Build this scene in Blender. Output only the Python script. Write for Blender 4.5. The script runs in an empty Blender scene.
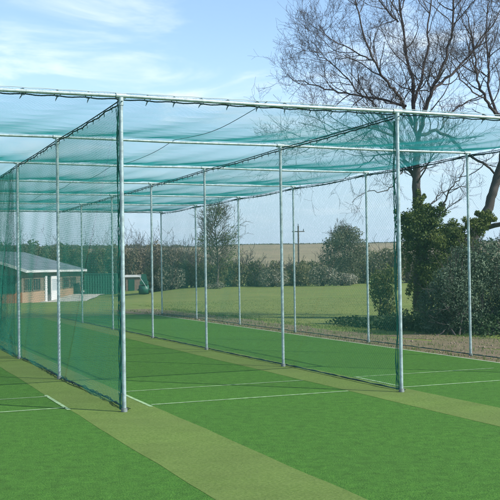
import bpy, math, random
import numpy as np
from mathutils import Matrix, Vector
random.seed(7); rng = np.random.default_rng(7)
S = bpy.context.scene; C = S.collection
R = math.radians

# ------------------------------------------------------------------ camera
FPX, PITCH, ROLL, EYE = 970.2, .017181, -.0134457, 1.641
cp, sp = math.cos(PITCH), math.sin(PITCH)
Fv = np.array([0, cp, sp]); Rv = np.array([1., 0, 0]); Uv = np.cross(Rv, Fv)
cr, sr = math.cos(ROLL), math.sin(ROLL)
R2 = cr*Rv + sr*Uv; U2 = -sr*Rv + cr*Uv
cam = bpy.data.objects.new('camera', bpy.data.cameras.new('camera')); C.objects.link(cam)
m = Matrix.Identity(4)
for i in range(3):
    m[i][0] = R2[i]; m[i][1] = U2[i]; m[i][2] = -Fv[i]
m[2][3] = EYE
cam.matrix_world = m
cam.data.sensor_width = 36; cam.data.lens = FPX/500*36; cam.data.clip_end = 3000; cam.data.clip_start = .05
S.camera = cam
S.render.resolution_x = S.render.resolution_y = 1024

def ray(px, py): return Fv*FPX + R2*(px-250) + U2*(250-py)
def W(px, py, Y):                       # world point seen at a photo position, Y metres away
    d = ray(px, py); return np.array([0, 0, EYE]) + d*(Y/d[1])
def G(px, py, z=0.):                    # world point on a level z
    d = ray(px, py); return np.array([0, 0, EYE]) + d*((z-EYE)/d[2])

# cage grid: s metres across the lanes from the first divider, t metres along the lanes
L = 3.66; H = 3.62; TH = .393776; A0 = np.array([-1.45738, 11.09187])
u_ = np.array([math.cos(TH), math.sin(TH)]); v_ = np.array([-math.sin(TH), math.cos(TH)])
def st(s, t, z=0.):
    s, t, z = np.broadcast_arrays(np.asarray(s, float), np.asarray(t, float), np.asarray(z, float))
    return np.stack([A0[0]+s*u_[0]+t*v_[0], A0[1]+s*u_[1]+t*v_[1], z], -1)

def sm(x):
    x = np.clip(x, 0, 1); return x*x*(3-2*x)
def terrain(x, y):
    x = np.asarray(x, float); y = np.asarray(y, float)
    z = -.95*sm((-x-4)/9)*sm((y-46)/22)*(1-.45*sm((y-76)/14))
    z = z + 8.0*sm((y-95)/250.) + 1.0*sm((y-95)/60)
    z = z + .05*np.sin(x*.31+1)*np.sin(y*.23)*sm((y-36)/10)
    return z

# ------------------------------------------------------------------ materials
def mat(name, col, rough=.8, metal=0, bump=0, bscale=20, var=0, vscale=3, spec=.3, detail=4, col2=None, lo=.35, hi=.65):
    M = bpy.data.materials.new(name); M.use_nodes = True; nt = M.node_tree; N = nt.nodes; Lk = nt.links
    b = N['Principled BSDF']; b.inputs['Roughness'].default_value = rough; b.inputs['Metallic'].default_value = metal
    b.inputs['Specular IOR Level'].default_value = spec
    b.inputs['Base Color'].default_value = (*col, 1)
    tc = N.new('ShaderNodeTexCoord')
    if var or col2:
        n = N.new('ShaderNodeTexNoise'); n.inputs['Scale'].default_value = vscale; n.inputs['Detail'].default_value = detail
        Lk.new(tc.outputs['Object'], n.inputs['Vector'])
        r = N.new('ShaderNodeValToRGB'); r.color_ramp.elements[0].position = lo; r.color_ramp.elements[1].position = hi
        c2 = col2 if col2 else tuple(min(1, c*(1+var)) for c in col)
        c1 = col if col2 else tuple(c*(1-var) for c in col)
        r.color_ramp.elements[0].color = (*c1, 1); r.color_ramp.elements[1].color = (*c2, 1)
        Lk.new(n.outputs['Fac'], r.inputs['Fac']); Lk.new(r.outputs['Color'], b.inputs['Base Color'])
    if bump:
        n2 = N.new('ShaderNodeTexNoise'); n2.inputs['Scale'].default_value = bscale; n2.inputs['Detail'].default_value = 6
        Lk.new(tc.outputs['Object'], n2.inputs['Vector'])
        bp = N.new('ShaderNodeBump'); bp.inputs['Strength'].default_value = bump; bp.inputs['Distance'].default_value = .02
        Lk.new(n2.outputs['Fac'], bp.inputs['Height']); Lk.new(bp.outputs['Normal'], b.inputs['Normal'])
    return M

def ground_mat(name, c1, c2, c3, s_fine, s_mid, s_big, bump=.6, stretch=None, w3=.5, rough=.9, amp=.2, lo=.38):
    """three scales of colour: fine speckle, mid clumps, large patches"""
    M = bpy.data.materials.new(name); M.use_nodes = True; nt = M.node_tree; N = nt.nodes; Lk = nt.links
    b = N['Principled BSDF']; b.inputs['Roughness'].default_value = rough; b.inputs['Specular IOR Level'].default_value = .15
    tc = N.new('ShaderNodeTexCoord'); mp = N.new('ShaderNodeMapping'); Lk.new(tc.outputs['Object'], mp.inputs['Vector'])
    if stretch: mp.inputs['Scale'].default_value = stretch; mp.inputs['Rotation'].default_value = (0, 0, -TH)
    def noise(sc, det, ro=.6):
        n = N.new('ShaderNodeTexNoise'); n.inputs['Scale'].default_value = sc; n.inputs['Detail'].default_value = det
        n.inputs['Roughness'].default_value = ro; Lk.new(mp.outputs['Vector'], n.inputs['Vector']); return n
    def ramp(n, a, b_, lo, hi):
        r = N.new('ShaderNodeValToRGB'); r.color_ramp.elements[0].position = lo; r.color_ramp.elements[1].position = hi
        r.color_ramp.elements[0].color = (*a, 1); r.color_ramp.elements[1].color = (*b_, 1)
        Lk.new(n.outputs['Fac'], r.inputs['Fac']); return r
    nf = noise(s_fine, 3, .7); nm = noise(s_mid, 4); nb = noise(s_big, 5)
    r1 = ramp(nf, c1, c2, lo, 1-lo)
    mix = N.new('ShaderNodeMix'); mix.data_type = 'RGBA'
    k = N.new('ShaderNodeMapRange'); k.inputs['From Min'].default_value = .35; k.inputs['From Max'].default_value = .7; k.inputs['To Max'].default_value = w3
    Lk.new(nb.outputs['Fac'], k.inputs['Value']); Lk.new(k.outputs['Result'], mix.inputs['Factor'])
    Lk.new(r1.outputs['Color'], mix.inputs['A']); mix.inputs['B'].default_value = (*c3, 1)
    mul = N.new('ShaderNodeMix'); mul.data_type = 'RGBA'; mul.blend_type = 'MULTIPLY'; mul.inputs['Factor'].default_value = 1
    r2 = ramp(nm, (1-amp,)*3, (1+amp,)*3, .3, .7)
    Lk.new(mix.outputs['Result'], mul.inputs['A']); Lk.new(r2.outputs['Color'], mul.inputs['B'])
    Lk.new(mul.outputs['Result'], b.inputs['Base Color'])
    bp = N.new('ShaderNodeBump'); bp.inputs['Strength'].default_value = bump; bp.inputs['Distance'].default_value = .02
    Lk.new(nf.outputs['Fac'], bp.inputs['Height']); Lk.new(bp.outputs['Normal'], b.inputs['Normal'])
    return M

def leaf_mat(name, cols, transl=.35, patch=.6):
    M = bpy.data.materials.new(name); M.use_nodes = True; nt = M.node_tree; N = nt.nodes; Lk = nt.links
    b = N['Principled BSDF']; b.inputs['Roughness'].default_value = .65; b.inputs['Specular IOR Level'].default_value = .25
    g = N.new('ShaderNodeNewGeometry'); r = N.new('ShaderNodeValToRGB')
    els = r.color_ramp.elements
    while len(els) < len(cols): els.new(.5)
    for i, c in enumerate(cols):
        els[i].position = i/(len(cols)-1); els[i].color = (*c, 1)
    n = N.new('ShaderNodeTexNoise'); n.inputs['Scale'].default_value = patch; n.inputs['Detail'].default_value = 2
    tc = N.new('ShaderNodeTexCoord'); Lk.new(tc.outputs['Object'], n.inputs['Vector'])
    a = N.new('ShaderNodeMath'); a.operation = 'MULTIPLY_ADD'; a.inputs[1].default_value = .55
    k = N.new('ShaderNodeMapRange'); k.inputs['From Min'].default_value = .35; k.inputs['From Max'].default_value = .65; k.inputs['To Max'].default_value = .45
    Lk.new(n.outputs['Fac'], k.inputs['Value']); Lk.new(g.outputs['Random Per Island'], a.inputs[0]); Lk.new(k.outputs['Result'], a.inputs[2])
    Lk.new(a.outputs[0], r.inputs['Fac']); Lk.new(r.outputs['Color'], b.inputs['Base Color'])
    t = N.new('ShaderNodeBsdfTranslucent'); Lk.new(r.outputs['Color'], t.inputs['Color'])
    mx = N.new('ShaderNodeMixShader'); mx.inputs[0].default_value = transl
    out = N['Material Output']; Lk.new(b.outputs[0], mx.inputs[1]); Lk.new(t.outputs[0], mx.inputs[2]); Lk.new(mx.outputs[0], out.inputs['Surface'])
    return M

M_dgalv = mat('weathered_steel', (.12, .15, .14), rough=.7, metal=.3, var=.3, vscale=30)
M_galv = mat('galvanised_steel', (.31, .40, .40), rough=.5, metal=.35, var=.22, vscale=14, bump=.15, bscale=60, spec=.5)
def net_mat(name, c, tr=.45):
    M = bpy.data.materials.new(name); M.use_nodes = True; nt = M.node_tree
    b = nt.nodes['Principled BSDF']; b.inputs['Base Color'].default_value = (*c, 1); b.inputs['Roughness'].default_value = .6
    t = nt.nodes.new('ShaderNodeBsdfTranslucent'); t.inputs['Color'].default_value = (*c, 1)
    mx = nt.nodes.new('ShaderNodeMixShader'); mx.inputs[0].default_value = tr
    nt.links.new(b.outputs[0], mx.inputs[1]); nt.links.new(t.outputs[0], mx.inputs[2]); nt.links.new(mx.outputs[0], nt.nodes['Material Output'].inputs['Surface'])
    return M
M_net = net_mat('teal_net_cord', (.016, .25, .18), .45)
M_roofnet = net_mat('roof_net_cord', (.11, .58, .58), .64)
M_rope = mat('dark_rope', (.012, .05, .05), rough=.8)
M_turf = ground_mat('artificial_turf', (.029, .108, .011), (.076, .198, .026), (.050, .138, .020), 85, 9, .35, bump=.9, w3=.7, amp=.20, lo=.42)
M_strip = ground_mat('olive_turf', (.078, .136, .024), (.118, .180, .042), (.095, .138, .036), 44, 2.2, .5, bump=.5, stretch=(.8, 1.1, 1), w3=.7, amp=.10, lo=.42)
M_field = ground_mat('field_grass', (.085, .130, .022), (.138, .182, .036), (.155, .160, .048), 9, 1.1, .12, bump=.9, stretch=(.35, 1, 1), w3=.7)
M_plough = ground_mat('ploughed_soil', (.20, .16, .095), (.25, .205, .12), (.165, .16, .08), .35, .08, .02, bump=.3, w3=.6)
M_soil = ground_mat('bare_soil', (.105, .080, .050), (.200, .155, .100), (.115, .115, .045), 16, 3.5, .8, bump=1, w3=.6)
M_conc = mat('pale_concrete', (.42, .40, .35), var=.15, vscale=2, bump=.2)
M_white = mat('white_line', (.22, .34, .17), rough=.9, var=.3, vscale=14)
M_bark = mat('dark_bark', (.085, .070, .060), rough=.95, bump=.8, bscale=25, var=.4, vscale=6)
M_twig = mat('twig_bark', (.060, .052, .050), rough=.9, var=.25, vscale=2)
M_ivy = leaf_mat('ivy_leaves', [(0.017, 0.036, 0.014), (0.049, 0.087, 0.022), (0.105, 0.147, 0.031), (0.224, 0.252, 0.056)], .25)
M_ivyy = leaf_mat('ivy_leaves_yellowish', [(0.031, 0.053, 0.014), (0.084, 0.119, 0.025), (0.13, 0.165, 0.035), (0.27, 0.28, 0.09)], .3)
M_bush = leaf_mat('grey_green_leaves', [(0.021, 0.039, 0.025), (0.052, 0.088, 0.054), (0.10, 0.15, 0.09), (0.25, 0.31, 0.20)], .2)
M_under = leaf_mat('undergrowth_leaves_shaded', [(.012, .03, .010), (.025, .055, .018), (.045, .08, .025)], .25)  # leaf greens with the shade by the trees mixed into the colour
M_hedge = leaf_mat('hedge_leaves', [(.055, .065, .028), (.115, .125, .048), (.20, .19, .095)], .4, .25)
M_scrub = leaf_mat('bare_scrub', [(.12, .105, .065), (.18, .155, .095), (.24, .205, .13)], .4, .25)
M_blossom = leaf_mat('blackthorn_blossom', [(.08, .09, .045), (.17, .17, .11), (.36, .34, .27)], .3, .5)
M_young = leaf_mat('young_leaves', [(.06, .08, .025), (.12, .145, .04), (.20, .21, .075)], .4, .4)
M_willow = leaf_mat('round_tree_leaves', [(.07, .085, .05), (.12, .135, .075), (.18, .18, .11)], .4, .4)
M_far = leaf_mat('far_tree_leaves', [(.06, .08, .04), (.10, .12, .06), (.15, .16, .08)], .4, .15)
M_grassb = leaf_mat('grass_blades', [(.05, .10, .02), (.10, .17, .035), (.17, .20, .07)], .35)
M_roof = mat('grey_roof_sheet', (.125, .155, .175), rough=.85, spec=.1, var=.15, vscale=1.2)
M_fascia = mat('white_paint', (.62, .64, .62), rough=.5)
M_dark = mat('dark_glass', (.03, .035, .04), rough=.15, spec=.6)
M_timber = mat('weathered_boards', (.16, .13, .10), rough=.8, var=.25, vscale=4)
M_greenp = mat('green_painted_metal', (.010, .075, .048), rough=.5, var=.15, vscale=2)
M_tyre = mat('tyre_rubber', (.02, .02, .02), rough=.8)
M_cream = mat('cream_metal', (.62, .60, .52), rough=.5)
def brick_mat():
    M = bpy.data.materials.new('orange_brick'); M.use_nodes = True; nt = M.node_tree
    b = nt.nodes['Principled BSDF']; b.inputs['Roughness'].default_value = .9
    br = nt.nodes.new('ShaderNodeTexBrick'); br.inputs['Scale'].default_value = 4.4
    br.inputs['Color1'].default_value = (.46, .15, .055, 1); br.inputs['Color2'].default_value = (.38, .12, .04, 1); br.inputs['Mortar'].default_value = (.34, .22, .14, 1)
    br.inputs['Mortar Size'].default_value = .02
    tc = nt.nodes.new('ShaderNodeTexCoord'); mp = nt.nodes.new('ShaderNodeMapping'); mp.inputs['Rotation'].default_value = (R(90), 0, R(90))
    nt.links.new(tc.outputs['Object'], mp.inputs['Vector']); nt.links.new(mp.outputs[0], br.inputs['Vector']); nt.links.new(br.outputs['Color'], b.inputs['Base Color'])
    return M
M_brick = brick_mat()

# ------------------------------------------------------------------ object helpers
def link_mesh(name, V, F, mt, parent=None, smooth=False, loc=None):
    me = bpy.data.meshes.new(name)
    V = np.asarray(V, float)
    if isinstance(F, np.ndarray):
        nf, k = F.shape
        me.vertices.add(len(V)); me.vertices.foreach_set('co', V.astype(np.float32).ravel())
        me.loops.add(nf*k); me.loops.foreach_set('vertex_index', F.astype(np.int32).ravel())
        me.polygons.add(nf); me.polygons.foreach_set('loop_start', np.arange(0, nf*k, k, dtype=np.int32))
        me.update(calc_edges=True)
    else:
        me.from_pydata(V.tolist(), [], F)
    if smooth: me.polygons.foreach_set('use_smooth', [True]*len(me.polygons))
    me.materials.append(mt)
    o = bpy.data.objects.new(name, me); C.objects.link(o)
    if parent is not None: o.parent = parent
    if loc is not None: o.location = loc
    return o
def tag(o, label, cat, group=None, kind=None):
    o['label'] = label; o['category'] = cat
    if group: o['group'] = group
    if kind: o['kind'] = kind
    return o
def empty(name, loc, label=None, cat=None, group=None):
    o = bpy.data.objects.new(name, None); C.objects.link(o); o.location = loc; o.empty_display_size = .3
    if label: tag(o, label, cat, group)
    return o
def structure(o): o['kind'] = 'structure'; return o

class Tubes:
    """collects tapered tubes; build() makes one mesh"""
    def __init__(s): s.V = []; s.F = []; s.n = 0
    def add(s, P, rad, k=4, cap=False):
        P = np.asarray(P, float); n = len(P)
        rad = np.broadcast_to(np.asarray(rad, float), (n,))
        T = np.gradient(P, axis=0); T /= (np.linalg.norm(T, axis=1, keepdims=True)+1e-12)
        ref = np.where(np.abs(T[:, 2:3]) > .9, np.array([[1., 0, 0]]), np.array([[0, 0, 1.]]))
        if np.abs(T[0, 2]) > .9: ref = np.tile([[1., 0, 0]], (n, 1))
        else: ref = np.tile([[0, 0, 1.]], (n, 1)) if np.abs(T[:, 2]).max() < .98 else np.tile([[.6, .8, 0.]], (n, 1))
        X = np.cross(T, ref); X /= (np.linalg.norm(X, axis=1, keepdims=True)+1e-12); Y = np.cross(T, X)
        a = np.arange(k)*2*math.pi/k
        V = P[:, None]+rad[:, None, None]*(np.cos(a)[None, :, None]*X[:, None]+np.sin(a)[None, :, None]*Y[:, None])
        s.V.append(V.reshape(-1, 3))
        i = np.arange(n-1)[:, None]*k; j = np.arange(k)[None]; j2 = (j+1) % k
        F = np.stack([i+j, i+j2, i+k+j2, i+k+j], -1).reshape(-1, 4)+s.n
        s.F.append(F)
        if cap:
            c0 = s.n; c1 = s.n+(n-1)*k
            if k == 4:
                s.F.append(np.array([[c0+3, c0+2, c0+1, c0]])); s.F.append(np.array([[c1, c1+1, c1+2, c1+3]]))
            else:
                for q in range(0, k-2, 2):
                    s.F.append(np.array([[c0, c0+q+1, c0+q+2, c0+min(q+3, k-1)]]) if q+3 <= k-1 else np.array([[c0, c0+q+1, c0+q+2, c0+q+2]])[:, :4])
                    s.F.append(np.array([[c1, c1+q+1, c1+q+2, c1+min(q+3, k-1)]]) if q+3 <= k-1 else np.array([[c1, c1+q+1, c1+q+2, c1+q+2]])[:, :4])
        s.n += n*k
    def build(s, name, mt, parent=None, smooth=True, loc=None):
        V = np.concatenate(s.V); F = np.concatenate(s.F)
        if loc is not None and parent is None: V = V-np.asarray(loc)
        return link_mesh(name, V, F, mt, parent, smooth, loc if parent is None else None)

def rel(V, root): return np.asarray(V, float)-np.array(root.location)
def box_vf(x0, x1, y0, y1, z0, z1):
    V = [(x0,y0,z0),(x1,y0,z0),(x1,y1,z0),(x0,y1,z0),(x0,y0,z1),(x1,y0,z1),(x1,y1,z1),(x0,y1,z1)]
    F = [(3,2,1,0),(4,5,6,7),(0,1,5,4),(1,2,6,5),(2,3,7,6),(3,0,4,7)]
    return V, F
class Boxes:
    def __init__(s): s.V = []; s.F = []
    def add(s, *a, f=None):
        V, F = box_vf(*a); n = len(s.V); s.V += V; s.F += [tuple(i+n for i in q) for q in F]; return s
    def poly(s, V, F):
        n = len(s.V); s.V += [tuple(v) for v in V]; s.F += [tuple(i+n for i in q) for q in F]; return s
    def build(s, name, mt, parent=None, smooth=False): return link_mesh(name, s.V, s.F, mt, parent, smooth)

# ------------------------------------------------------------------ world and light
SH = np.array([-.91, .41]); SH /= np.linalg.norm(SH); EL = R(38)
SKX, SKY_ = -.06, .4
w = bpy.data.worlds.new('World'); S.world = w; w.use_nodes = True; nt = w.node_tree; N = nt.nodes; Lk = nt.links
bg = N['Background']; bg.inputs['Strength'].default_value = .10
sky = N.new('ShaderNodeTexSky'); sky.sky_type = 'NISHITA'; sky.sun_disc = False
sky.sun_elevation = EL; sky.sun_rotation = math.atan2(-SH[0], -SH[1]); sky.altitude = 60
sky.air_density = 1.0; sky.dust_density = 0; sky.ozone_density = 3.0
tc = N.new('ShaderNodeTexCoord'); sep = N.new('ShaderNodeSeparateXYZ'); Lk.new(tc.outputs['Generated'], sep.inputs[0])
ad = N.new('ShaderNodeMath'); ad.operation = 'ADD'; ad.inputs[1].default_value = .09; Lk.new(sep.outputs['Z'], ad.inputs[0])
mxx = N.new('ShaderNodeMath'); mxx.operation = 'MAXIMUM'; mxx.inputs[1].default_value = .03; Lk.new(ad.outputs[0], mxx.inputs[0])
dx = N.new('ShaderNodeMath'); dx.operation = 'DIVIDE'; Lk.new(sep.outputs['X'], dx.inputs[0]); Lk.new(mxx.outputs[0], dx.inputs[1])
dy = N.new('ShaderNodeMath'); dy.operation = 'DIVIDE'; Lk.new(sep.outputs['Y'], dy.inputs[0]); Lk.new(mxx.outputs[0], dy.inputs[1])
cb = N.new('ShaderNodeCombineXYZ'); Lk.new(dx.outputs[0], cb.inputs[0]); Lk.new(dy.outputs[0], cb.inputs[1])
mp = N.new('ShaderNodeMapping'); mp.inputs['Location'].default_value = (SKX, SKY_, 0); mp.inputs['Scale'].default_value = (.8, .8, 1); Lk.new(cb.outputs[0], mp.inputs['Vector'])
cn = N.new('ShaderNodeTexNoise'); cn.inputs['Scale'].default_value = 2.0; cn.inputs['Detail'].default_value = 8; cn.inputs['Roughness'].default_value = .58; cn.inputs['Distortion'].default_value = .6
Lk.new(mp.outputs[0], cn.inputs['Vector'])
crp = N.new('ShaderNodeMapRange'); crp.inputs['From Min'].default_value = .465; crp.inputs['From Max'].default_value = .76; crp.inputs['To Min'].default_value = 0; crp.inputs['To Max'].default_value = .9
crp.interpolation_type = 'SMOOTHSTEP'; Lk.new(cn.outputs['Fac'], crp.inputs['Value'])
mixc = N.new('ShaderNodeMix'); mixc.data_type = 'RGBA'; 
lowf = N.new('ShaderNodeMapRange'); lowf.inputs['From Min'].default_value = .03; lowf.inputs['From Max'].default_value = .15; lowf.inputs['To Min'].default_value = .15; Lk.new(sep.outputs['Z'], lowf.inputs['Value'])
cm = N.new('ShaderNodeMath'); cm.operation = 'MULTIPLY'; Lk.new(crp.outputs[0], cm.inputs[0]); Lk.new(lowf.outputs[0], cm.inputs[1])
Lk.new(cm.outputs[0], mixc.inputs['Factor']); 
hz = N.new('ShaderNodeMapRange'); hz.interpolation_type = 'SMOOTHSTEP'; hz.inputs['From Min'].default_value = .255; hz.inputs['From Max'].default_value = .0
hz.inputs['To Min'].default_value = .10; hz.inputs['To Max'].default_value = 1.0; Lk.new(sep.outputs['Z'], hz.inputs['Value'])
mixh = N.new('ShaderNodeMix'); mixh.data_type = 'RGBA'; Lk.new(hz.outputs[0], mixh.inputs['Factor']); Lk.new(sky.outputs[0], mixh.inputs['A'])
mixh.inputs['B'].default_value = (2.85, 3.85, 4.75, 1); Lk.new(mixh.outputs['Result'], mixc.inputs['A'])
mixc.inputs['B'].default_value = (4.7, 5.3, 5.8, 1)
Lk.new(mixc.outputs['Result'], bg.inputs['Color'])
sl = bpy.data.lights.new('sun', 'SUN'); sl.energy = 3.3; sl.angle = R(.5); sl.color = (1, .95, .87)
so = bpy.data.objects.new('sun', sl); C.objects.link(so)
sd = Vector((SH[0]*math.cos(EL), SH[1]*math.cos(EL), -math.sin(EL)))
so.rotation_euler = sd.to_track_quat('-Z', 'Y').to_euler(); so.location = (20, -10, 30)
S.view_settings.view_transform = 'Standard'; S.view_settings.look = 'None'; S.view_settings.exposure = 1.2; S.view_settings.gamma = 1
S.render.engine = 'CYCLES'

# ------------------------------------------------------------------ ground sheets
def grid_sheet(name, xs, ys, mt, dz=0., zf=terrain):
    X, Y = np.meshgrid(xs, ys); Z = zf(X, Y)+dz
    V = np.stack([X, Y, Z], -1).reshape(-1, 3); nx = len(xs)
    i = (np.arange(len(ys)-1)[:, None]*nx+np.arange(nx-1)[None]).ravel()
    F = np.stack([i, i+1, i+nx+1, i+nx], -1)
    return structure(link_mesh(name, V, F, mt, None, True))
xs = np.concatenate([np.linspace(-900, -120, 14), np.linspace(-110, 110, 111), np.linspace(120, 900, 14)])
grid_sheet('field', xs, np.concatenate([np.linspace(-60, 20, 21), np.linspace(22, 118, 60)]), M_field, dz=-.012)
grid_sheet('hill', xs, np.concatenate([np.linspace(118, 380, 60), np.linspace(420, 1800, 20)]), M_plough, dz=-.012)

def lane_sheet(name, s0, s1, t0, t1, z, mt, ragged=0):
    ts = np.arange(t0, t1+.001, .25) if ragged else np.array([t0, t1])
    e = (lambda k: ragged*np.array([math.sin(q*1.7+k)+.6*math.sin(q*4.3+2*k)+.5*random.uniform(-1, 1) for q in ts])) if ragged else (lambda k: 0)
    a = st(s0+e(1), ts, z); b = st(s1+e(4), ts, z)
    n = len(ts); V = np.concatenate([a, b]); i = np.arange(n-1)
    return structure(link_mesh(name, V, np.stack([i, i+n, i+n+1, i+1], -1), mt))
TE = 6*L+.45
lane_sheet('soil_verge', 6.6, 8.55, -14, 27, -.004, M_soil, ragged=.12)
lane_sheet('soil_patch', 8.6, 10.2, -14, 9.2, -.0065, M_soil, ragged=.16)
T0 = -13.5
lane_sheet('practice_lane', -3.26, -.50, T0, TE, .004, M_turf)
lane_sheet('practice_lane', .40, 3.15, T0, TE, .004, M_turf)
lane_sheet('practice_lane', 3.87, 6.98, T0, TE, .004, M_turf)
lane_sheet('practice_lane', -12, -4.17, T0, TE, .004, M_turf)
for a, b in ((-.53, .43), (3.12, 3.90), (-4.2, -3.24)): lane_sheet('walkway', a, b, T0, TE, .0058, M_strip, ragged=.006)
def crease(s0, s1, t0, t1): lane_sheet('crease_line', s0, s1, t0, t1, .0085, M_white)
for a, b in ((-3.22, -.54), (.44, 3.10), (3.92, 6.4)):
    d = .24 if a < 0 else .0
    crease(a, b, .38+d, .425+d); crease(a, b, 1.74, 1.775)
crease(-.56, -.515, .45, 1.9); crease(.375, .42, .25, 1.75); crease(3.93, 3.97, .45, 1.75)
# edge tape of the turf beside the soil
lane_sheet('turf_edging', 6.98, 7.02, T0, TE, .006, mat('pale_edging', (.35, .42, .30)))

# ------------------------------------------------------------------ steel frame
frame = empty('net_cage_frame', (*st(0, 0)[:2], 0), 'galvanised steel frame of posts and crossbars holding up the green practice nets', 'frame')
POST_R = .023
pt = Tubes(); pt.add([(0, 0, -.05), (0, 0, 1.8), (0, 0, H)], POST_R, 12)
post_me = None
for r_ in range(-1, 3):
    for k in range(7):
        if r_ == -1 and k == 0 and False: continue
        p = st(r_*L, k*L)-st(0, 0)
        if post_me is None:
            o = pt.build('post', M_galv, frame); post_me = o.data
        else:
            o = bpy.data.objects.new('post', post_me); C.objects.link(o); o.parent = frame
        o.location = p
clamp_me = None; sleeve_me = None
for r_ in range(-1, 3):
    for k in range(7):
        p = st(r_*L, k*L)-st(0, 0); d = u_*.06
        if clamp_me is None:
            T = Tubes(); T.add([(-d[0], -d[1], H), (d[0], d[1], H)], .031, 10); T.add([(0, 0, H-.11), (0, 0, H-.02)], .031, 10); T.add([(0, 0, H-.07), (v_[0]*-.05, v_[1]*-.05, H-.07)], .008, 6)
            o = T.build('clamp', M_galv, frame); clamp_me = o.data
            T = Tubes(); T.add([(0, 0, -.02), (0, 0, .045), (0, 0, .05)], [.036, .036, .024], 12); q = T.build('ground_socket', M_dgalv, frame); sleeve_me = q.data
        else:
            o = bpy.data.objects.new('clamp', clamp_me); q = bpy.data.objects.new('ground_socket', sleeve_me)
            for x in (o, q): C.objects.link(x); x.parent = frame
        o.location = p; q.location = p
for k in range(7):
    t = Tubes(); a = st(-L-.06, k*L, H)-np.array(frame.location); b = st(2*L+.06, k*L, H)-np.array(frame.location)
    q = np.linspace(0, 1, 13)[:, None]; P = a*(1-q)+b*q
    P[:, 2] -= .012*np.sin(np.linspace(0, 3*math.pi, 13))**2
    t.add(P, .020 if k else .022, 10); t.build('crossbar', M_galv, frame)
for r_ in range(-1, 3):
    for k in range(7):
        pass
for r_ in range(-1, 3):                 # steel cable along the top of each row
    t = Tubes(); ts = np.linspace(0, 6*L, 73); zz = H-.045-.014*np.abs(np.sin(math.pi*ts/L))
    t.add(st(r_*L, ts, zz)-np.array(frame.location), .007, 6); t.build('cable', M_rope, frame)

# ------------------------------------------------------------------ nets: every strand is a thin cord
def net(P, Wd, Hd, cell, rad, step=.33, k=3):
    T = Tubes(); g = cell*math.sqrt(2)
    for sgn in (1, -1):
        n = int((Wd+Hd)/g)
        for i in range(n):
            c = (i+.5)*g
            # line u - sgn*v = const
            if sgn == 1: u0, v0 = (c-Hd, 0.) ; 
            if sgn == 1:
                ua, ub = max(0, c-Hd), min(Wd, c); va, vb = ua-(c-Hd), ub-(c-Hd)
            else:
                ua, ub = max(0, c-Hd), min(Wd, c); va, vb = c-ua, c-ub
            if ub-ua < .02: continue
            m_ = max(2, int(math.hypot(ub-ua, vb-va)/step)+2)
            q = np.linspace(0, 1, m_); T.add(P(ua+(ub-ua)*q, va+(vb-va)*q), rad, k)
    return T
CELL = .042
def wav(a, b): return np.sin(a*1.9+1.3)*np.sin(b*1.3+.4)+.5*np.sin(a*4.7+b*2.1)
def divider(s0, t0, t1, ztop=3.53, amp=.02, off=0.):
    def P(a, b):                       # a along the row, b up
        t = t0+a; z = .015+b*(ztop-.015-.014*np.abs(np.sin(math.pi*t/L)))/Hn
        s = s0+off+amp*wav(t, z)*np.sin(math.pi*np.clip(z/ztop, 0, 1))**.6
        low = np.clip((.35-z)/.35, 0, 1)
        s = s+low*.02*np.sin(t*3.1+s0)+low*.03
        return st(s, t, z)
    Hn = 3.53
    return P, t1-t0, Hn
def rope(name, pts, rad, parent, mt=M_rope, k=5):
    t = Tubes(); t.add(np.asarray(pts)-np.array(parent.location), rad, k); return t.build(name, mt, parent)
def tie_mesh():
    T = Tubes(); a = np.linspace(0, 2*math.pi, 9)
    T.add(np.stack([.0*a, .036*np.cos(a), .036*np.sin(a)-.02], -1), .0045, 4)
    T.add([(0, .0, -.05), (.012, .01, -.075), (.004, .02, -.10)], [.007, .006, .003], 4)
    V = np.concatenate(T.V); F = np.concatenate(T.F)
    o = link_mesh('tie', V, F, M_rope); return o
tie0 = tie_mesh(); tie_me = tie0.data; bpy.data.objects.remove(tie0)
def tie(parent, p, rz, sc=1.):
    o = bpy.data.objects.new('tie', tie_me); C.objects.link(o); o.parent = parent
    o.location = tuple(np.asarray(p)-np.array(parent.location)); o.rotation_euler = (random.uniform(-.3, .3), 0, rz+random.uniform(-.3, .3)); o.scale = (sc,)*3
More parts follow.
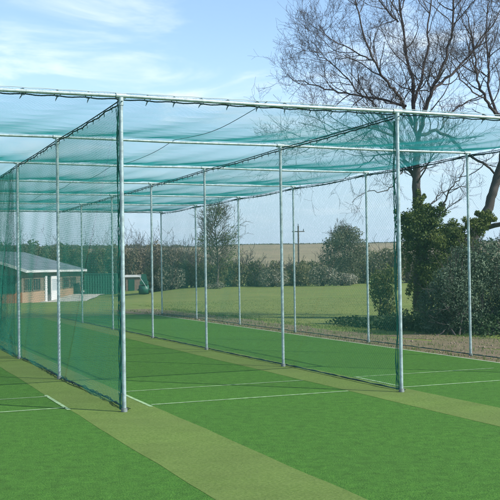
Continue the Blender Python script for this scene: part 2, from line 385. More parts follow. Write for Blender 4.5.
def make_divider(s0, label, group, dens=(), hem=.02, name='divider_net', cr=.00080):
    root = empty(name, (*st(s0, 0)[:2], 0), label, 'net', group)
    CELL = .042 if s0 == 0 else .034
    P, a, b = divider(s0, 0.02, 6*L)
    T = net(P, a, b, CELL, cr)
    for (t0, t1, off) in dens:
        P2, a2, b2 = divider(s0, t0, t1, off=off, amp=.03); T2 = net(P2, a2, b2, CELL, cr)
        T.V += T2.V; T.F += [f+T.n for f in T2.F]; T.n += T2.n
    for i in range(len(T.V)): T.V[i] = T.V[i]-np.array(root.location)
    T.build('mesh_panel', M_net, root)
    ts = np.linspace(0, 6*L, 221)
    rope('top_rope', st(s0+.012*np.sin(ts*7), ts, H-.075-.014*np.abs(np.sin(math.pi*ts/L))+.004*np.sin(ts*21)), .009, root)
    # gathered hem lying on the ground
    T = Tubes()
    for j in range(7):
        ph = random.uniform(0, 6); f1 = random.uniform(3, 6); f2 = random.uniform(9, 17)
        tt = np.linspace(0, 6*L, 260)
        s = s0+.05+hem*(1.5*np.sin(tt*1.3+s0)+.9*np.sin(tt*f1+ph)+.7*np.sin(tt*f2+2*ph)); z = .022+hem*(1+.9*np.sin(tt*f2*.9+ph))*1.1*(j/9+.2)
        T.add(st(s, tt, z)-np.array(root.location), .0045, 4)
    T.build('hem', M_rope, root)
    # gathered front edge beside the first post
    T = Tubes()
    for j in range(5):
        zz = np.linspace(.03, 3.5, 60); ph = random.uniform(0, 6)
        T.add(st(s0-.028+.014*np.sin(zz*5+ph), .035+.02*np.sin(zz*8+2*ph)+.004*j, zz)-np.array(root.location), .0045, 4)
    T.build('edge_rope', M_net, root)
    n = 72
    for i in range(n):
        t = (i+.5)*6*L/n+random.uniform(-.05, .05)
        tie(root, st(s0, t, H-.05-.014*abs(math.sin(math.pi*t/L))), TH, .75)
    return root
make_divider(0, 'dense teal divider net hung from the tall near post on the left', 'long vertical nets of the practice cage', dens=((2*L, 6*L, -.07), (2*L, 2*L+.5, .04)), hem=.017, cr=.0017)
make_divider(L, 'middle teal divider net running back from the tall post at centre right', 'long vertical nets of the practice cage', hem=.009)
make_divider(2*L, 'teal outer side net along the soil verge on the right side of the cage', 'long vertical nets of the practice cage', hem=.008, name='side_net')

roof = empty('roof_net', (*st(0, 0)[:2], 3.5), 'pale teal net roof sagging between the steel crossbars over the practice lanes', 'net')
def Proof(a, b):
    s = a-L; t = b
    fr = np.abs(np.sin(math.pi*t/L)); fs = np.abs(np.sin(math.pi*s/L))
    z = H+.026-.075*fr**.9-.02*fs*fr+.012*wav(s*1.5, t*1.2)
    return st(s, t, z)-np.array(roof.location)
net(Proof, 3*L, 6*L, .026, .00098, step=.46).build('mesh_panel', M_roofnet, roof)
for s in (L*.5,):
    q = np.linspace(0, 6*L, 90); rope('seam_rope', Proof(np.full(90, s+L), q)+np.array(roof.location), .0042, roof, M_rope)
for k in range(7):
    if k not in (0, 6): continue
    q = np.linspace(-L, 2*L, 160); f = .008 if k else .010
    rope('border_rope', st(q, k*L+.02, H-.034-f*.6*(1+np.sin(q*18.5))), .008 if k == 0 else .010, roof, M_rope if k in (0, 6) else M_net)
for s in (-L, 2*L):
    q = np.linspace(0, 6*L, 160); rope('border_rope', st(s, q, H-.052-.05*np.abs(np.sin(math.pi*q/L))), .009, roof, M_rope)
q = -L+.17
while q < 2*L:
    tie(roof, st(q, 0, H+.005), TH+math.pi/2, 1.05); q += random.uniform(.29, .38)
# slack cord looping over the front bar
q = np.linspace(-L, 2*L, 320); rope('lacing_cord', st(q, 0, H+.029+.006*np.abs(np.sin(q*9.1))), .0045, roof, mat('faded_cord', (.35, .42, .42)), 4)

# ------------------------------------------------------------------ vegetation builders
def unit(v): return v/(np.linalg.norm(v)+1e-9)
def grow(T, p, d, length, rad, depth, up=.12, wander=.17, nsub=(5, 7), ratio=.62, minr=.004, spread=.9, droop=0, k=None):
    n = 6 if depth > 1 else 4; pts = [p]; dirs = []
    for i in range(n):
        d = unit(d+rng.normal(0, wander, 3)+np.array([0, 0, up-droop])); dirs.append(d); pts.append(pts[-1]+d*length/n)
    rr = np.linspace(rad, max(rad*.45, minr), n+1)
    T.add(pts, rr, 6 if rad > .04 else 4 if rad > .012 else 3)
    if depth <= 0: return
    for j in range(random.randint(*nsub)):
        f = random.uniform(.22, 1.); i = min(n-1, int(f*n)); q = pts[i]+(pts[i+1]-pts[i])*(f*n-i)
        side = unit(np.cross(dirs[i], rng.normal(0, 1, 3)))
        dd = unit(dirs[i]*random.uniform(.5, 1)+side*random.uniform(.5, 1)*spread)
        grow(T, q, dd, length*ratio*random.uniform(.65, 1.15), max(minr, rr[i]*.55), depth-1, up, wander*1.08, nsub, ratio, minr, spread, droop)
def limb(T, pts, r0, r1, depth, count, up=.1, k=8, sub_len=1.6, subr=.03, minr=.004, f0=.25, droop=0, **kw):
    pts = [np.asarray(p, float) for p in pts]
    # smooth the guide
    P = np.array(pts)
    for _ in range(2):
        Q = [P[0]]
        for a, b in zip(P[:-1], P[1:]): Q += [a*.75+b*.25, a*.25+b*.75]
        Q.append(P[-1]); P = np.array(Q)
    P[1:-1] += rng.normal(0, .025, P[1:-1].shape)
    rr = np.linspace(r0, r1, len(P)); T.add(P, rr, k)
    for j in range(count):
        f = random.uniform(f0, 1); i = min(len(P)-2, int(f*(len(P)-1))); q = P[i]
        dr = unit(P[i+1]-P[i]); side = unit(np.cross(dr, rng.normal(0, 1, 3)))
        grow(T, q, unit(dr*.8+side*random.uniform(.6, 1.1)), sub_len*random.uniform(.6, 1.25), min(rr[i]*.6, subr), depth, up=up, minr=minr, droop=droop, **kw)
    return P

def leaves(name, blobs, n, size, mt, parent=None, shell=.5, loc=None, aspect=.6, droop=0., blade=False):
    """blobs: (centre, radii, weight); small bent leaf faces through and over the volumes"""
    wts = np.array([b[2] for b in blobs], float); wts /= wts.sum()
    idx = rng.choice(len(blobs), n, p=wts)
    Cc = np.array([b[0] for b in blobs], float)[idx]; Rr = np.array([b[1] for b in blobs], float)[idx]
    d = rng.normal(0, 1, (n, 3)); d /= np.linalg.norm(d, axis=1, keepdims=True)
    rad = rng.random(n)**(1/3.); rad = shell*(.78+.30*rng.random(n))+(1-shell)*rad
    lump = 1+.16*np.sin(d[:, 0]*5+idx*1.7)*np.sin(d[:, 2]*6+idx)+.10*np.sin(d[:, 1]*11+idx*2.3)*np.sin(d[:, 2]*13)
    P = Cc+d*Rr*(rad*lump)[:, None]
    nrm = d+rng.normal(0, .75, (n, 3)); nrm /= np.linalg.norm(nrm, axis=1, keepdims=True)
    tg = np.cross(nrm, rng.normal(0, 1, (n, 3))); tg[:, 2] -= droop; tg /= np.linalg.norm(tg, axis=1, keepdims=True)
    bt = np.cross(nrm, tg); sz = size*(.55+.9*rng.random(n))[:, None]
    a = P-tg*sz; b = P+bt*sz*aspect; c = P+tg*sz+nrm*sz*.15; e = P-bt*sz*aspect
    V = np.stack([a, b, c, e], 1).reshape(-1, 3)
    V[:, 2] = np.maximum(V[:, 2], -1.5)
    F = np.arange(4*n).reshape(-1, 4)
    if parent is not None: V = V-np.array(parent.location)
    elif loc is not None: V = V-np.asarray(loc)
    return link_mesh(name, V, F, mt, parent, False, loc if parent is None else None)

# ------------------------------------------------------------------ the ivied tree right of centre
D1 = 29.7
base = G(421, 318)
tr = empty('bare_tree', base, 'tall leafless tree with an ivy covered trunk and dense fine twigs, beside the big shrub', 'tree')
T = Tubes(); g = lambda x, y, d=0: W(x, y, D1+d)-base
z0 = np.array([0, 0, -.1])
P = limb(T, [z0, g(419, 290), g(422, 255), g(421, 220), g(417, 190), g(416, 165), g(418, 140)], .22, .085, 3, 6, sub_len=1.5, f0=.55, k=12)
def LB(pts, r0, r1, n, sl=1.5, dep=3, droop=0, up=.10, f0=.15, T=T):
    limb(T, pts, r0*.74, r1*.7, dep, int(n*.92), up=up, sub_len=sl, subr=.020, minr=.0028, nsub=(3, 5), ratio=.68, f0=f0, droop=droop)
LB([g(418, 140), g(414, 112, .3), g(413, 85, .5), g(406, 55, .6), g(402, 20, .8), g(396, -40, 1)], .095, .03, 17, 1.7)
LB([g(418, 140), g(424, 118, -.3), g(431, 90, -.6), g(443, 70, -.8), g(452, 35, -1), g(455, -30, -1.2)], .10, .03, 17, 1.7)
LB([g(413, 125, .2), g(401, 100, -.4), g(388, 84, -.8), g(374, 62, -1), g(362, 30, -1.2), g(352, -10, -1.3)], .075, .02, 15, 1.45)
LB([g(414, 110, .2), g(420, 80, .8), g(428, 50, 1.4), g(430, 10, 1.8), g(432, -40, 2)], .07, .02, 14, 1.5)
LB([g(432, 90, -.6), g(455, 72, -.2), g(470, 55, 0), g(486, 38, .2), g(500, 10, .4)], .06, .02, 13, 1.4)
LB([g(406, 106, -.2), g(385, 100, .4), g(360, 95, .8), g(335, 92, 1.0), g(312, 84, 1.2), g(292, 80, 1.2)], .06, .015, 22, 1.15)
LB([g(416, 150), g(400, 140, -.6), g(378, 128, -1), g(352, 128, -1.3), g(325, 136, -1.5), g(302, 142, -1.6), g(288, 150, -1.7)], .06, .014, 23, 1.2, droop=.06)
LB([g(418, 182), g(408, 168, .2), g(401, 152, .3), g(393, 128, .5), g(380, 112, .7), g(366, 96, .9)], .10, .02, 15, 1.2)
LB([g(403, 156, .3), g(390, 152, .4), g(376, 155, .5), g(362, 165, .6), g(345, 178, .7)], .045, .012, 9, 1.0, dep=2, droop=.10)
LB([g(404, 168, .2), g(396, 180, -.2), g(385, 192, -.5), g(368, 190, -.8), g(352, 202, -1)], .03, .010, 8, .8, dep=2, droop=.12)
LB([g(374, 62, -1), g(352, 50, -.9), g(332, 40, -.8), g(318, 25, -.6)], .035, .012, 15, 1.2)
LB([g(360, 95, .8), g(342, 72, .6), g(326, 60, .4), g(308, 48, .3)], .035, .012, 16, 1.0)
LB([g(420, 135), g(440, 130, .5), g(455, 142, .8), g(468, 154, 1), g(484, 164, 1.1), g(500, 178, 1.2)], .075, .045, 7, 1.1, dep=2)
LB([g(440, 130, .5), g(452, 112, .9), g(462, 104, 1.2), g(480, 98, 1.4)], .04, .012, 8, 1.0, dep=2)
LB([g(430, 232), g(440, 212, -.3), g(446, 198, -.4), g(452, 185, -.5), g(462, 178, -.5), g(466, 160, -.5)], .05, .012, 9, .8, dep=2)
LB([g(425, 225), g(431, 205, .3), g(437, 196, .4), g(450, 190, .5), g(470, 186, .6)], .035, .012, 7, .7, dep=2)
LB([g(398, 22, .8), g(378, 0, .4), g(360, -30, .2)], .04, .012, 10, 1.3)
T.build('trunk_and_branches', M_twig, tr)
ib = []
for (x, y, rx, rz, wgt) in ((421, 312, .30, .45, .45), (420, 290, .34, .7, .7), (423, 265, .45, .6, 1.0), (421, 240, .58, .55, 1.5), (415, 222, .52, .5, 1.2), (424, 213, .42, .32, .8), (418, 202, .22, .25, .25), (407, 245, .36, .5, .5), (406, 228, .4, .35, .5), (404, 262, .25, .45, .2), (431, 225, .48, .4, 1.0), (438, 212, .4, .22, .35), (400, 218, .25, .22, .15)):
    ib.append((W(x, y, D1-.1), (rx*.84, rx*.84, rz*.92), wgt))
leaves('ivy', ib, 15000, .034, M_ivy, tr, shell=.12, aspect=.5)
ir = [(c+np.clip(rng.normal(0, .2, 3), -.3, .3), (r_[0]*.35, r_[1]*.35, r_[2]*.4), 1) for c, r_, w_ in ib for _ in range(4)]
leaves('ivy', ir, 6500, .034, M_ivy, tr, shell=.0, aspect=.5)

# second tree, leaning out to the right
base2 = G(462, 318)
t2 = empty('leaning_tree', base2, 'leafless tree leaning to the right edge out of the ivy mound behind the shrub', 'tree')
T = Tubes(); g = lambda x, y, d=0: W(x, y, D1+.6+d)-base2
D = lambda *a, **k: LB(*a, T=T, **k)
limb(T, [z0, g(463, 290), g(468, 262), g(474, 238), g(482, 222), g(490, 200), g(497, 182), g(505, 150), g(508, 128)], .19, .11, 2, 5, sub_len=1.0, f0=.6, k=12)
limb(T, [g(470, 235), g(482, 229, -.5), g(500, 224, -.8), g(530, 215, -1), (g(560, 200, -1))], .10, .04, 2, 5, sub_len=1.2, f0=.5, k=10)
D([g(508, 130), g(494, 112, -.3), g(484, 98, -.5), g(476, 78, -.6), g(474, 50, -.7), g(466, 10, -.8)], .085, .02, 15, sl=1.4)
D([g(500, 118, -.2), g(488, 92, .3), g(490, 70, .6), g(486, 40, .8), g(488, 0, 1)], .07, .02, 15, sl=1.4)
D([g(508, 128), g(518, 95, 0), g(520, 50, .3), g(514, 0, .5)], .10, .02, 16, sl=1.6)
D([g(484, 98, -.5), g(468, 88, -.9), g(456, 74, -1.2), g(450, 52, -1.3)], .035, .012, 9, sl=1.0)
D([g(508, 130), g(540, 100, -.5), g(565, 60, -1)], .09, .02, 12, sl=1.6)
T.build('trunk_and_branches', M_twig, t2)
# yellow-green ivy mound over its lower trunk
mb = []
for (x, y, rx, rz, wgt) in ((440, 240, .42, .35, .8), (452, 232, .40, .28, .7), (462, 245, .55, .4, 1), (448, 262, .6, .5, 1.2), (476, 226, .38, .25, .55), (486, 217, .25, .22, .3), (436, 275, .5, .55, 1), (470, 262, .7, .45, 1), (458, 285, .6, .5, .8)):
    mb.append((W(x, y, D1-.4), (rx, rx*.9, rz), wgt))
leaves('ivy', mb, 22000, .036, M_ivyy, t2, shell=.15, aspect=.5)
ir = [(c+np.clip(rng.normal(0, .2, 3), -.3, .3), (r_[0]*.4, r_[1]*.4, r_[2]*.45), 1) for c, r_, w_ in mb for _ in range(4)]
leaves('ivy', ir, 6000, .036, M_ivyy, t2, shell=.0, aspect=.5)

# large grey-green shrub in front of the trees
sb = G(476, 339); sb[1] += 1.5
sh = empty('large_shrub', (sb[0], sb[1], 0), 'large dense grey green shrub at the right edge behind the soil verge', 'shrub')
bl = []
Ds = 22.9
for (x, y, rx, rz, wgt) in ((438, 310, .48, .62, 1), (452, 290, .50, .60, 1), (470, 272, .60, .60, 1.2), (492, 262, .62, .62, 1.2), (462, 312, .60, .60, 1), (486, 300, .70, .75, 1.3), (512, 285, .75, .95, 1.4), (532, 300, .7, .9, 1), (444, 328, .42, .3, .7), (475, 328, .6, .32, .8), (505, 326, .6, .4, .8)):
    bl.append((W(x, y, Ds+random.uniform(-.2, .5)), (rx, rx*.9, rz), wgt))
T = Tubes()
for i in range(26):
    b0 = np.array([random.uniform(-.7, .9), random.uniform(-.3, .4), -.02]); c = bl[i % len(bl)][0]-np.array(sh.location)
    T.add([b0, b0*.5+c*.5+rng.normal(0, .08, 3), c+rng.normal(0, .25, 3)], [.03, .02, .008], 4)
for i in range(130):
    c, r, _ = bl[i % len(bl)]; d = unit(rng.normal(0, 1, 3)+np.array([0, -.2, .5])); c = c-np.array(sh.location)
    grow(T, c+d*np.array(r)*.6, d, .55, .008, 1, minr=.003, nsub=(2, 4))
T.build('stems', M_twig, sh)
leaves('foliage', bl, 44000, .030, M_bush, sh, shell=.18, aspect=.40)
ir = [(c+unit(rng.normal(0, 1, 3))*np.array(r_)*.95, (.16, .16, .2), 1) for c, r_, w_ in bl for _ in range(9)]
leaves('foliage', ir, 9000, .028, M_bush, sh, shell=.0, aspect=.40)

# undergrowth below the trees, its leaf colour darkened to include the shade there
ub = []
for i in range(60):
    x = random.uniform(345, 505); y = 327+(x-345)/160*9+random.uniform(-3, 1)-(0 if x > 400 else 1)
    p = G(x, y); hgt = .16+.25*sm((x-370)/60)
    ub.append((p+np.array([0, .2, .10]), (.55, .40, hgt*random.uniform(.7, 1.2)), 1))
tag(leaves('undergrowth', ub, 12000, .035, M_under, shell=.2), 'low green undergrowth along the edge of the soil verge, coloured darker for shade', 'undergrowth', kind='stuff')
# sparse young shrub left of the ivied trunk
def small_shrub(name, px, py, spec, n, size, mt, label, cat, depth=None, stems=12, group=None, zb=0., shell=.3, stemr=.012):
    p = G(px, py, zb) if depth is None else W(px, py, depth)
    p[2] = terrain(p[0], p[1])-.02
    root = empty(name, p, label, cat, group)
    k = p[1]/FPX
    bl = [(W(x, y, p[1]+dy), (rx*k, rx*k*.8, rz*k), wg) for (x, y, rx, rz, wg, dy) in spec]
    T = Tubes()
    for i in range(stems):
        c = bl[i % len(bl)][0]-p+rng.normal(0, 1, 3)*np.array(bl[i % len(bl)][1])*.5
        b0 = np.array([random.uniform(-.25, .25)*bl[0][1][0], random.uniform(-.1, .1), 0.])
        T.add([b0, b0*.6+c*.4+np.array([0, 0, .15*c[2]]), c], [stemr, stemr*.7, stemr*.35], 4)
    T.build('stems', M_twig, root)
    leaves('foliage', bl, n, size, mt, root, shell=shell)
    return root
small_shrub('young_shrub', 385, 324, [(384, 300, 13, 17, 1, 0), (378, 284, 10, 14, .8, .2), (391, 280, 9, 16, .8, -.2), (388, 312, 10, 9, .5, .1)], 2600, .036, M_young,
            'sparse yellow green young shrub standing left of the ivy covered trunk', 'shrub', stems=34)

# ------------------------------------------------------------------ far hedgerow, left to right
def hedge(name, x0, x1, yb, yt, depth, mt, n, size, label, cat='hedge', th=1.1, seg=10, rough=.25, twigs=0, parts=True):
    pc = W((x0+x1)/2, yb, depth); zt = float(terrain(pc[0], pc[1])); loc = np.array([pc[0], pc[1], zt])
    root = empty(name, loc, label, cat)
    bl = []
    for i in range(int((x1-x0)/seg)+1):
        x = x0+i*seg+random.uniform(-2, 2); dy = random.uniform(-.6, .6)
        top = (yt(x) if callable(yt) else yt)+random.uniform(-1, 1)*rough*8
        pt_ = W(x, top, depth+dy); zb = float(terrain(pt_[0], pt_[1])); hh = max(.3, (pt_[2]-zb)/2)
        rx = seg*1.0*depth/FPX
        bl.append(((pt_[0], pt_[1], zb+hh), (rx, th, hh), hh*rx))
        bl.append(((pt_[0]+random.uniform(-.5, .5)*rx, pt_[1]-th*.3, zb+hh*.45), (rx*.9, th*.9, hh*.5), hh*rx*.6))
    leaves('foliage', bl, n, size, mt, root, shell=.35)
    T = Tubes()
    for i in range(twigs):
        x = random.uniform(x0, x1); top = (yt(x) if callable(yt) else yt)+random.uniform(-3, 6)
        pt_ = W(x, top, depth+random.uniform(-th, th)); zb = float(terrain(pt_[0], pt_[1])); b0 = np.array([pt_[0]+random.uniform(-.4, .4), pt_[1], zb])-loc
        grow(T, b0, unit(np.array([random.uniform(-.3, .3), random.uniform(-.2, .2), 1])), max(.5, pt_[2]-zb)*random.uniform(.8, 1.1), .03, 2, minr=.012, nsub=(3, 5), ratio=.5)
    if twigs: T.build('stems', M_twig, root)
    return root
def interp(pts): return lambda x: float(np.interp(x, [p[0] for p in pts], [p[1] for p in pts]))
hedge('tree_belt', -40, 66, 285, interp([(-40, 238), (0, 241), (18, 244), (30, 239), (42, 246), (52, 243), (66, 242)]), 118, M_far, 26000, .15, 'dark green belt of trees behind the grey pavilion roof', 'trees', th=3, seg=9, twigs=26)
hedge('tall_hedge', 62, 122, 291, interp([(62, 244), (76, 246), (90, 248), (105, 245), (122, 247)]), 104, M_hedge, 24000, .13, 'tall dark green hedge behind the long green storage container', 'hedge', th=2, seg=8, twigs=20)
hedge('bare_thicket', 120, 205, 289, interp([(120, 247), (140, 246), (156, 243), (170, 247), (190, 251), (205, 254)]), 98, M_scrub, 19000, .11, 'grey brown leafless thicket behind the small green roller', 'thicket', th=2, seg=9, twigs=90)
hedge('field_hedge', 150, 305, 288, interp([(150, 266), (170, 262), (185, 264), (205, 262), (230, 258), (255, 262), (280, 264), (305, 262)]), 82, M_hedge, 34000, .085, 'green hedge along the far edge of the grass field', 'hedge', th=1.2, seg=9, twigs=110, rough=.5)
hedge('far_right_hedge', 305, 470, 284, interp([(305, 262), (330, 258), (365, 252), (380, 246), (400, 248), (430, 250), (470, 250)]), 90, M_hedge, 26000, .10, 'green hedge crossing behind the ivied tree trunk on the right', 'hedge', th=1.5, seg=10, twigs=40)
hedge('skyline_hedge', -60, 560, 255, interp([(-60, 246), (90, 245.5), (200, 246), (260, 246.5), (320, 245), (560, 243)]), 345, M_far, 26000, .40, 'thin dark hedge line along the brown hilltop', 'hedge', th=3, seg=7, rough=.16)
for (x, y, h_, lab) in ((272, 288, 19, 'whitish blossoming bush just left of the utility pole'), (322, 286, 20, 'pale blossoming bush right of the utility pole below the round tree'), (342, 286, 13, 'low pale blossoming bush in front of the round tree'), (170, 290, 24, 'whitish blossoming bush in the gap between two far posts on the left')):
    small_shrub('blossom_bush', x, y, [(x-6, y-h_*.45, 9, h_*.48, 1, -.8), (x+7, y-h_*.5, 9, h_*.45, 1, -.9), (x, y-h_*.7, 8, h_*.35, .8, -.7)], 2600, .07, M_blossom, lab, 'bush', depth=80, stems=14, group='blossoming bushes along the far hedge', stemr=.03)
# slender tree beyond the net
def far_tree(name, px, py, depth, top, spread, mt, n, size, label, dens=8, leafr=.35, crown=None, trunk=.11):
    p = W(px, py, depth); p[2] = float(terrain(p[0], p[1]))-.05; root = empty(name, p, label, 'tree')
    k = depth/FPX; hgt = (py-top)*k
    T = Tubes(); n0 = 7; q = np.linspace(0, 1, n0)
    tp = np.stack([.12*np.sin(q*5), 0*q, q*hgt*.86], -1); T.add(tp, np.linspace(trunk, .025, n0), 6)
    for i in range(dens*4):
        f = random.uniform(.22, 1); c = tp[0]*(1-f)+tp[-1]*f; a = random.uniform(0, 6.28)
        ln = spread*k*(1.15-.75*abs(f-.45))*random.uniform(.5, .9)
        grow(T, c, unit(np.array([math.cos(a), math.sin(a), random.uniform(.4, 1.1)])), ln, .03, 2, minr=.010, nsub=(4, 6), ratio=.55)
    T.build('trunk', M_bark, root)
    bl = crown or [(W(px+random.uniform(-.75, .75)*spread*(1-f*.55), py-(py-top)*(.12+.84*f), depth+random.uniform(-1, 1)), (spread*k*.33*(1.1-f*.5),)*2+(spread*k*.26,), 1) for f in [random.random() for _ in range(26)]]
    leaves('crown', bl, n, size, mt, root, shell=.1)
    return root
far_tree('slender_tree', 217, 288, 79, 204, 32, M_young, 3000, .055, 'slender open tree with sparse young leaves above the hedge behind the nets', dens=15)
k = 86/FPX
cr_ = [(W(345+dx, y, 86+dy), (r*k, r*k, r*k*.85), r*r) for (dx, y, r, dy) in ((0, 238, 14, 0), (-13, 246, 11, .5), (13, 246, 11, -.5), (-3, 232, 10, .5), (8, 234, 10, 0), (-8, 240, 10, -1), (18, 256, 11, 0), (-17, 258, 9, 0), (2, 256, 15, -.5), (0, 270, 15, 0))]
far_tree('round_tree', 345, 285, 86, 224, 20, M_willow, 8500, .075, 'rounded grey green tree standing in the hedge right of the utility pole', dens=9, crown=cr_)
small_shrub('pale_bush', 213, 290, [(210, 287, 5, 3.5, 1, 0), (219, 285.5, 6, 3.5, 1, 0)], 700, .05, M_blossom, 'tiny pale bush at the foot of the slender tree', 'bush', depth=74, stems=8)

# rough grass tufts along verge and hedge foot
def blades(name, n, fn, h0, h1, mt, wd=.006):
    P = np.array([fn() for _ in range(n)]); a = rng.random(n)*6.28; hh = h0+(h1-h0)*rng.random(n)
    side = np.stack([np.cos(a), np.sin(a), 0*a], -1)*wd; ln = rng.normal(0, .35, (n, 3))*hh[:, None]; ln[:, 2] = hh
    V = np.stack([P-side, P+side, P+ln*.6+side*.6, P+ln], 1).reshape(-1, 3)
    return link_mesh(name, V, np.arange(4*n).reshape(-1, 4), mt)
def verge_pt():
    t = random.uniform(-6, 26); e = random.choice((7.12, 8.7, 8.9, 8.0)) + random.gauss(0, .18)
    if e < 7.06: e = 7.06
    if t < 9 and e > 8.4: e += 1.2
    t = round(t*1.3)/1.3+random.gauss(0, .12) if random.random() < .6 else t
    return st(e, t, -.01)
tag(blades('verge_grass', 9000, verge_pt, .02, .09, M_grassb), 'ragged grass tufts growing over the bare soil verge', 'grass', kind='stuff')
def field_pt():
    t = random.uniform(5, 34); s = 8.9+13*random.random()**1.6; return st(s, t, -.01)
tag(blades('field_grass_tufts', 16000, field_pt, .01, .035, M_grassb, .008), 'short rough grass on the field beyond the soil verge', 'grass', kind='stuff')
# stones and clods on the soil
nst = 800; V = []; F = []
for i in range(nst):
    s = random.uniform(7.1, 8.7) if random.random() < .7 else random.uniform(8.7, 10); t = random.uniform(-5, 25 if s < 8.7 else 9)
    c = st(s, t, 0); r = random.uniform(.008, .035)*(1 if random.random() < .9 else 1.6); n0 = len(V)
    for d in ((1, 0, 0), (0, 1, 0), (-1, 0, 0), (0, -1, 0), (0, 0, .8)): V.append(c+np.array(d)*r*random.uniform(.6, 1.2))
    F += [(n0, n0+1, n0+4), (n0+1, n0+2, n0+4), (n0+2, n0+3, n0+4), (n0+3, n0, n0+4)]
tag(link_mesh('soil_clods', V, F, mat('soil_clod', (.17, .13, .09), var=.5, vscale=30)), 'small stones and clods scattered on the bare soil verge', 'stones', kind='stuff')

# ------------------------------------------------------------------ utility pole
up = W(299, 283, 97); up[2] = float(terrain(up[0], up[1])); ht = W(299, 226, 97)[2]-up[2]
e = empty('utility_pole', up, 'wooden utility pole with a short crossarm standing behind the far hedge', 'pole')
t = Tubes(); t.add([(0, 0, 0), (0, 0, ht)], [.10, .07], 8); t.build('shaft', M_bark, e)
t = Tubes(); t.add([(-.62, 0, ht-.55), (.62, 0, ht-.55)], .045, 4, cap=True); t.build('crossarm', M_bark, e)
for x in (-.52, 0, .52):
    t = Tubes(); t.add([(x, 0, ht-.5 if x else ht), (x, 0, (ht-.5 if x else ht)+.22)], [.045, .03], 6); t.build('insulator', M_dark, e)

# ------------------------------------------------------------------ pavilion
# local frame: origin at near right corner of the walls, +y along the long wall going back, -x across the building
P0 = np.array([-16.7, 71.]); P1 = np.array([-15.45, 88.5]); dv = P1-P0; Lw = float(np.hypot(*dv)); ang = math.atan2(-dv[0], dv[1])
zg = -.98; ev = 1.62-zg
pav = empty('pavilion', (P0[0], P0[1], zg), 'low brick sports pavilion with grey roof, white fascia and white door, at the left', 'pavilion')
pav.rotation_euler = (0, 0, ang)
Wd = 8.4
b = Boxes(); b.add(-Wd, 0, 0, Lw, -.4, .95); b.build('brick_plinth', M_brick, pav)
b = Boxes(); b.add(-Wd+.01, -.03, .02, Lw-.02, .95, ev-.02); b.poly([(-Wd+.03, .03, ev-.02), (-.03, .03, ev-.02), (-Wd/2, .03, ev+1.42)], [(0, 1, 2)]); b.build('upper_wall', M_timber, pav)
# roof: gable at the near end, hip at the far end
ov = .45; rt = 1.55; rz = ev; x0, x1 = -Wd-ov, ov; xm = -Wd/2; yn = -ov; yf = Lw+ov; yr = Lw-3.2
V = [(x1, yn, rz), (x1, yf, rz), (x0, yf, rz), (x0, yn, rz), (xm, yn, rz+rt), (xm, yr, rz+rt)]
V += [(a, b_, c-.10) for a, b_, c in V]
F = [(0, 1, 5, 4), (1, 2, 5), (2, 3, 4, 5), (6, 10, 11, 7), (7, 11, 8), (8, 11, 10, 9), (0, 4, 10, 6), (4, 3, 9, 10), (0, 6, 7, 1), (1, 7, 8, 2), (2, 8, 9, 3)]
link_mesh('roof', V, F, M_roof, pav)
b = Boxes(); b.add(x1+.002, x1+.03, yn, yf, rz-.20, rz-.02); b.add(x0, x1, yf+.002, yf+.03, rz-.20, rz-.02); b.build('fascia', M_fascia, pav)
b = Boxes()
for xa, xb in ((x1, xm), (x0, xm)):
    b.poly([(xa, yn-.035, rz-.20), (xb, yn-.035, rz+rt-.20), (xb, yn-.035, rz+rt+.02), (xa, yn-.035, rz+.02), (xa, yn-.003, rz-.20), (xb, yn-.003, rz+rt-.20), (xb, yn-.003, rz+rt+.02), (xa, yn-.003, rz+.02)],
           [(0, 1, 2, 3), (7, 6, 5, 4), (0, 4, 5, 1), (3, 2, 6, 7), (0, 3, 7, 4), (1, 5, 6, 2)])
b.build('barge_board', M_fascia, pav)
def window(y0, y1, z0=1.0, z1=1.98, bars=2):
    f = Boxes(); f.add(0, .05, y0, y1, z0, z0+.06); f.add(0, .05, y0, y1, z1-.06, z1); f.add(0, .05, y0, y0+.06, z0+.06, z1-.06); f.add(0, .05, y1-.06, y1, z0+.06, z1-.06)
    for i in range(bars):
        yy = y0+(y1-y0)*(i+1)/(bars+1); f.add(.001, .045, yy-.02, yy+.02, z0+.06, z1-.06)
    o = f.build('window', M_timber, pav); g_ = Boxes(); g_.add(-.02, .015, y0+.06, y1-.06, z0+.06, z1-.06); g_.build('pane', M_dark, o)
window(.5, 2.3); window(2.6, 4.6); window(11.3, 13.2); window(13.6, 15.6)
def door(y0, y1, glazed):
    f = Boxes(); f.add(0, .07, y0, y1, .0, 2.1); o = f.build('door', M_fascia, pav)
    if glazed:
        g_ = Boxes(); g_.add(.071, .078, y0+.22, y1-.22, .9, 1.85); g_.build('pane', mat('pale_glass', (.45, .50, .52), rough=.2), o)
    h_ = Boxes(); h_.add(.071, .12, y1-.16, y1-.10, 1.0, 1.12); h_.build('handle', M_dark, o)
door(7.5, 9.4, True)
b = Boxes(); b.add(0.02, .10, 5.75, 6.25, .0, 2.12); b.build('door_post', M_fascia, pav)
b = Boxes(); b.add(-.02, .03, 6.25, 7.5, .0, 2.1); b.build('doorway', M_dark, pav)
# near gable end: flat dark green panel
b = Boxes(); b.add(-3.6, -.5, -.04, .0, .9, 2.2); b.build('gable_panel', M_greenp, pav)

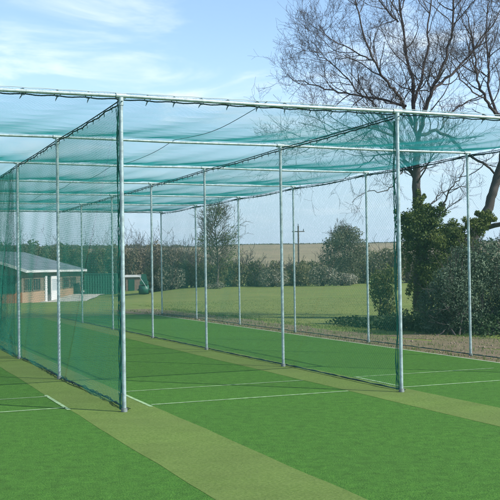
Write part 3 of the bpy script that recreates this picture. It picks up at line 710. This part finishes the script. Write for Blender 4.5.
# concrete path
def path_pts(pts, name, mt, dz):
    px = np.linspace(pts[0][0], pts[-1][0], 90); lo = np.interp(px, [p[0] for p in pts], [p[1] for p in pts]); hi = np.interp(px, [p[0] for p in pts], [p[2] for p in pts])
    V = []; k = 5
    for x, a_, b_ in zip(px, lo, hi):
        for j in range(k):
            y = a_+(b_-a_)*j/(k-1)+.12*math.sin(x*.7+j)*(j == k-1); z = -.9
            for _ in range(8): p = G(x, y, z); z = float(terrain(p[0], p[1]))
            V.append((p[0], p[1], z+dz))
    F = [(i*k+j+1, (i+1)*k+j+1, (i+1)*k+j, i*k+j) for i in range(len(px)-1) for j in range(k-1)]
    return structure(link_mesh(name, V, F, mt))
path_pts([(-60, 302, 307), (-20, 301.5, 306.5), (5, 301, 306), (22, 300.8, 305.5), (40, 298, 304.5), (60, 294.5, 302), (75, 292, 298.5), (88, 290.8, 295.5), (100, 290.6, 293.6), (114, 290.4, 292.3)], 'path', M_conc, .06)

# storage container
def place(px, py, z0=-.6):
    z = z0
    for _ in range(10): p = G(px, py, z); z = float(terrain(p[0], p[1]))
    return np.array([p[0], p[1], z])
c0 = place(85, 293.2); c1 = place(121, 292.2)
wid = c1[0]-c0[0]
co = empty('storage_container', c0, 'long dark green steel storage container standing at the end of the concrete path', 'container')
hc = 1.78
V = []; F = []
nx = 48
for i in range(nx+1):
    x = wid*i/nx; y = .04*(1 if (i//2) % 2 else 0); V += [(x, y, 0), (x, y, hc)]
F = [(2*i, 2*i+2, 2*i+3, 2*i+1) for i in range(nx)]
n0 = len(V); bv, bf = box_vf(0, wid, .05, 2.3, 0, hc); V += bv; F += [tuple(i+n0 for i in q) for q in bf]
link_mesh('body', V, F, M_greenp, co)
b = Boxes(); b.add(-.03, wid+.03, -.03, 2.33, hc, hc+.06); b.build('lid', M_greenp, co)
b = Boxes()
b.add(-.035, .05, -.025, -.002, 0, hc).add(wid-.05, wid+.035, -.025, -.002, 0, hc); b.build('corner_post', M_greenp, co)
# low shed
s0_ = place(124.5, 291.5); s1_ = place(138, 291.2); ws = s1_[0]-s0_[0]
sd_ = empty('small_shed', s0_+np.array([0, 1.0, 0]), 'low dark shed with a flat white roof beside the green container', 'shed')
b = Boxes(); b.add(0, ws, 0, 1.8, 0, 1.32); b.build('wall', M_timber, sd_)
b = Boxes(); b.add(.25, ws*.55, -.03, -.002, .02, 1.1); b.build('door', M_greenp, sd_)
b = Boxes(); b.add(-.12, ws+.05, -.12, 1.9, 1.32, 1.52); b.build('roof', M_fascia, sd_)
# green ground roller with handle
r0 = place(144, 294.5)
ro = empty('garden_roller', r0, 'small green wheeled roller with a slanting handle on the grass beside the white roofed shed', 'roller')
def wheel(name, x, y, r, wdt, mt, par, hub=None):
    T = Tubes(); T.add([(x-wdt/2, y, r), (x-wdt/2+.01, y, r), (x+wdt/2-.01, y, r), (x+wdt/2, y, r)], [.02, r, r, .02], 16); return T.build(name, mt, par, smooth=False)
wheel('drum', 0, 0, .36, .75, M_greenp, ro)
b = Boxes(); b.add(-.46, -.40, -.35, .45, .30, .42).add(.40, .46, -.35, .45, .30, .42).add(-.40, .40, .39, .45, .30, .42).add(-.28, .30, -.25, .38, .74, 1.02); b.build('frame', M_greenp, ro)
b = Boxes(); b.poly([(-.3, .35, .74), (.3, .35, .74), (.12, .38, 1.55), (-.22, .38, 1.55), (-.3, .45, .74), (.3, .45, .74), (.12, .46, 1.55), (-.22, .46, 1.55)], [(0, 1, 2, 3), (7, 6, 5, 4), (0, 4, 5, 1), (1, 5, 6, 2), (2, 6, 7, 3), (3, 7, 4, 0)]); b.build('seat_back', M_greenp, ro)
T = Tubes(); T.add([(-.30, -.34, 1.38), (-.08, -.40, 1.05), (.14, -.46, .72), (.30, -.5, .42)], .016, 6); T.build('handle', M_galv, ro)
wheel('wheel', .62, -.1, .26, .14, M_cream, ro)

# ------------------------------------------------------------------ thin spring haze
V, F = box_vf(-950, 950, -80, 1850, -4, 22)
hm = bpy.data.materials.new('haze'); hm.use_nodes = True; hn = hm.node_tree
hn.nodes.remove(hn.nodes['Principled BSDF']); hv = hn.nodes.new('ShaderNodeVolumePrincipled')
hv.inputs['Color'].default_value = (.86, .92, 1, 1); hv.inputs['Density'].default_value = .0004; hv.inputs['Anisotropy'].default_value = .2
hn.links.new(hv.outputs[0], hn.nodes['Material Output'].inputs['Volume'])
hz_o = link_mesh('haze', V, F, hm); hz_o['kind'] = 'stuff'; hz_o['label'] = 'thin pale spring haze over the field and the far hedges'; hz_o['category'] = 'haze'
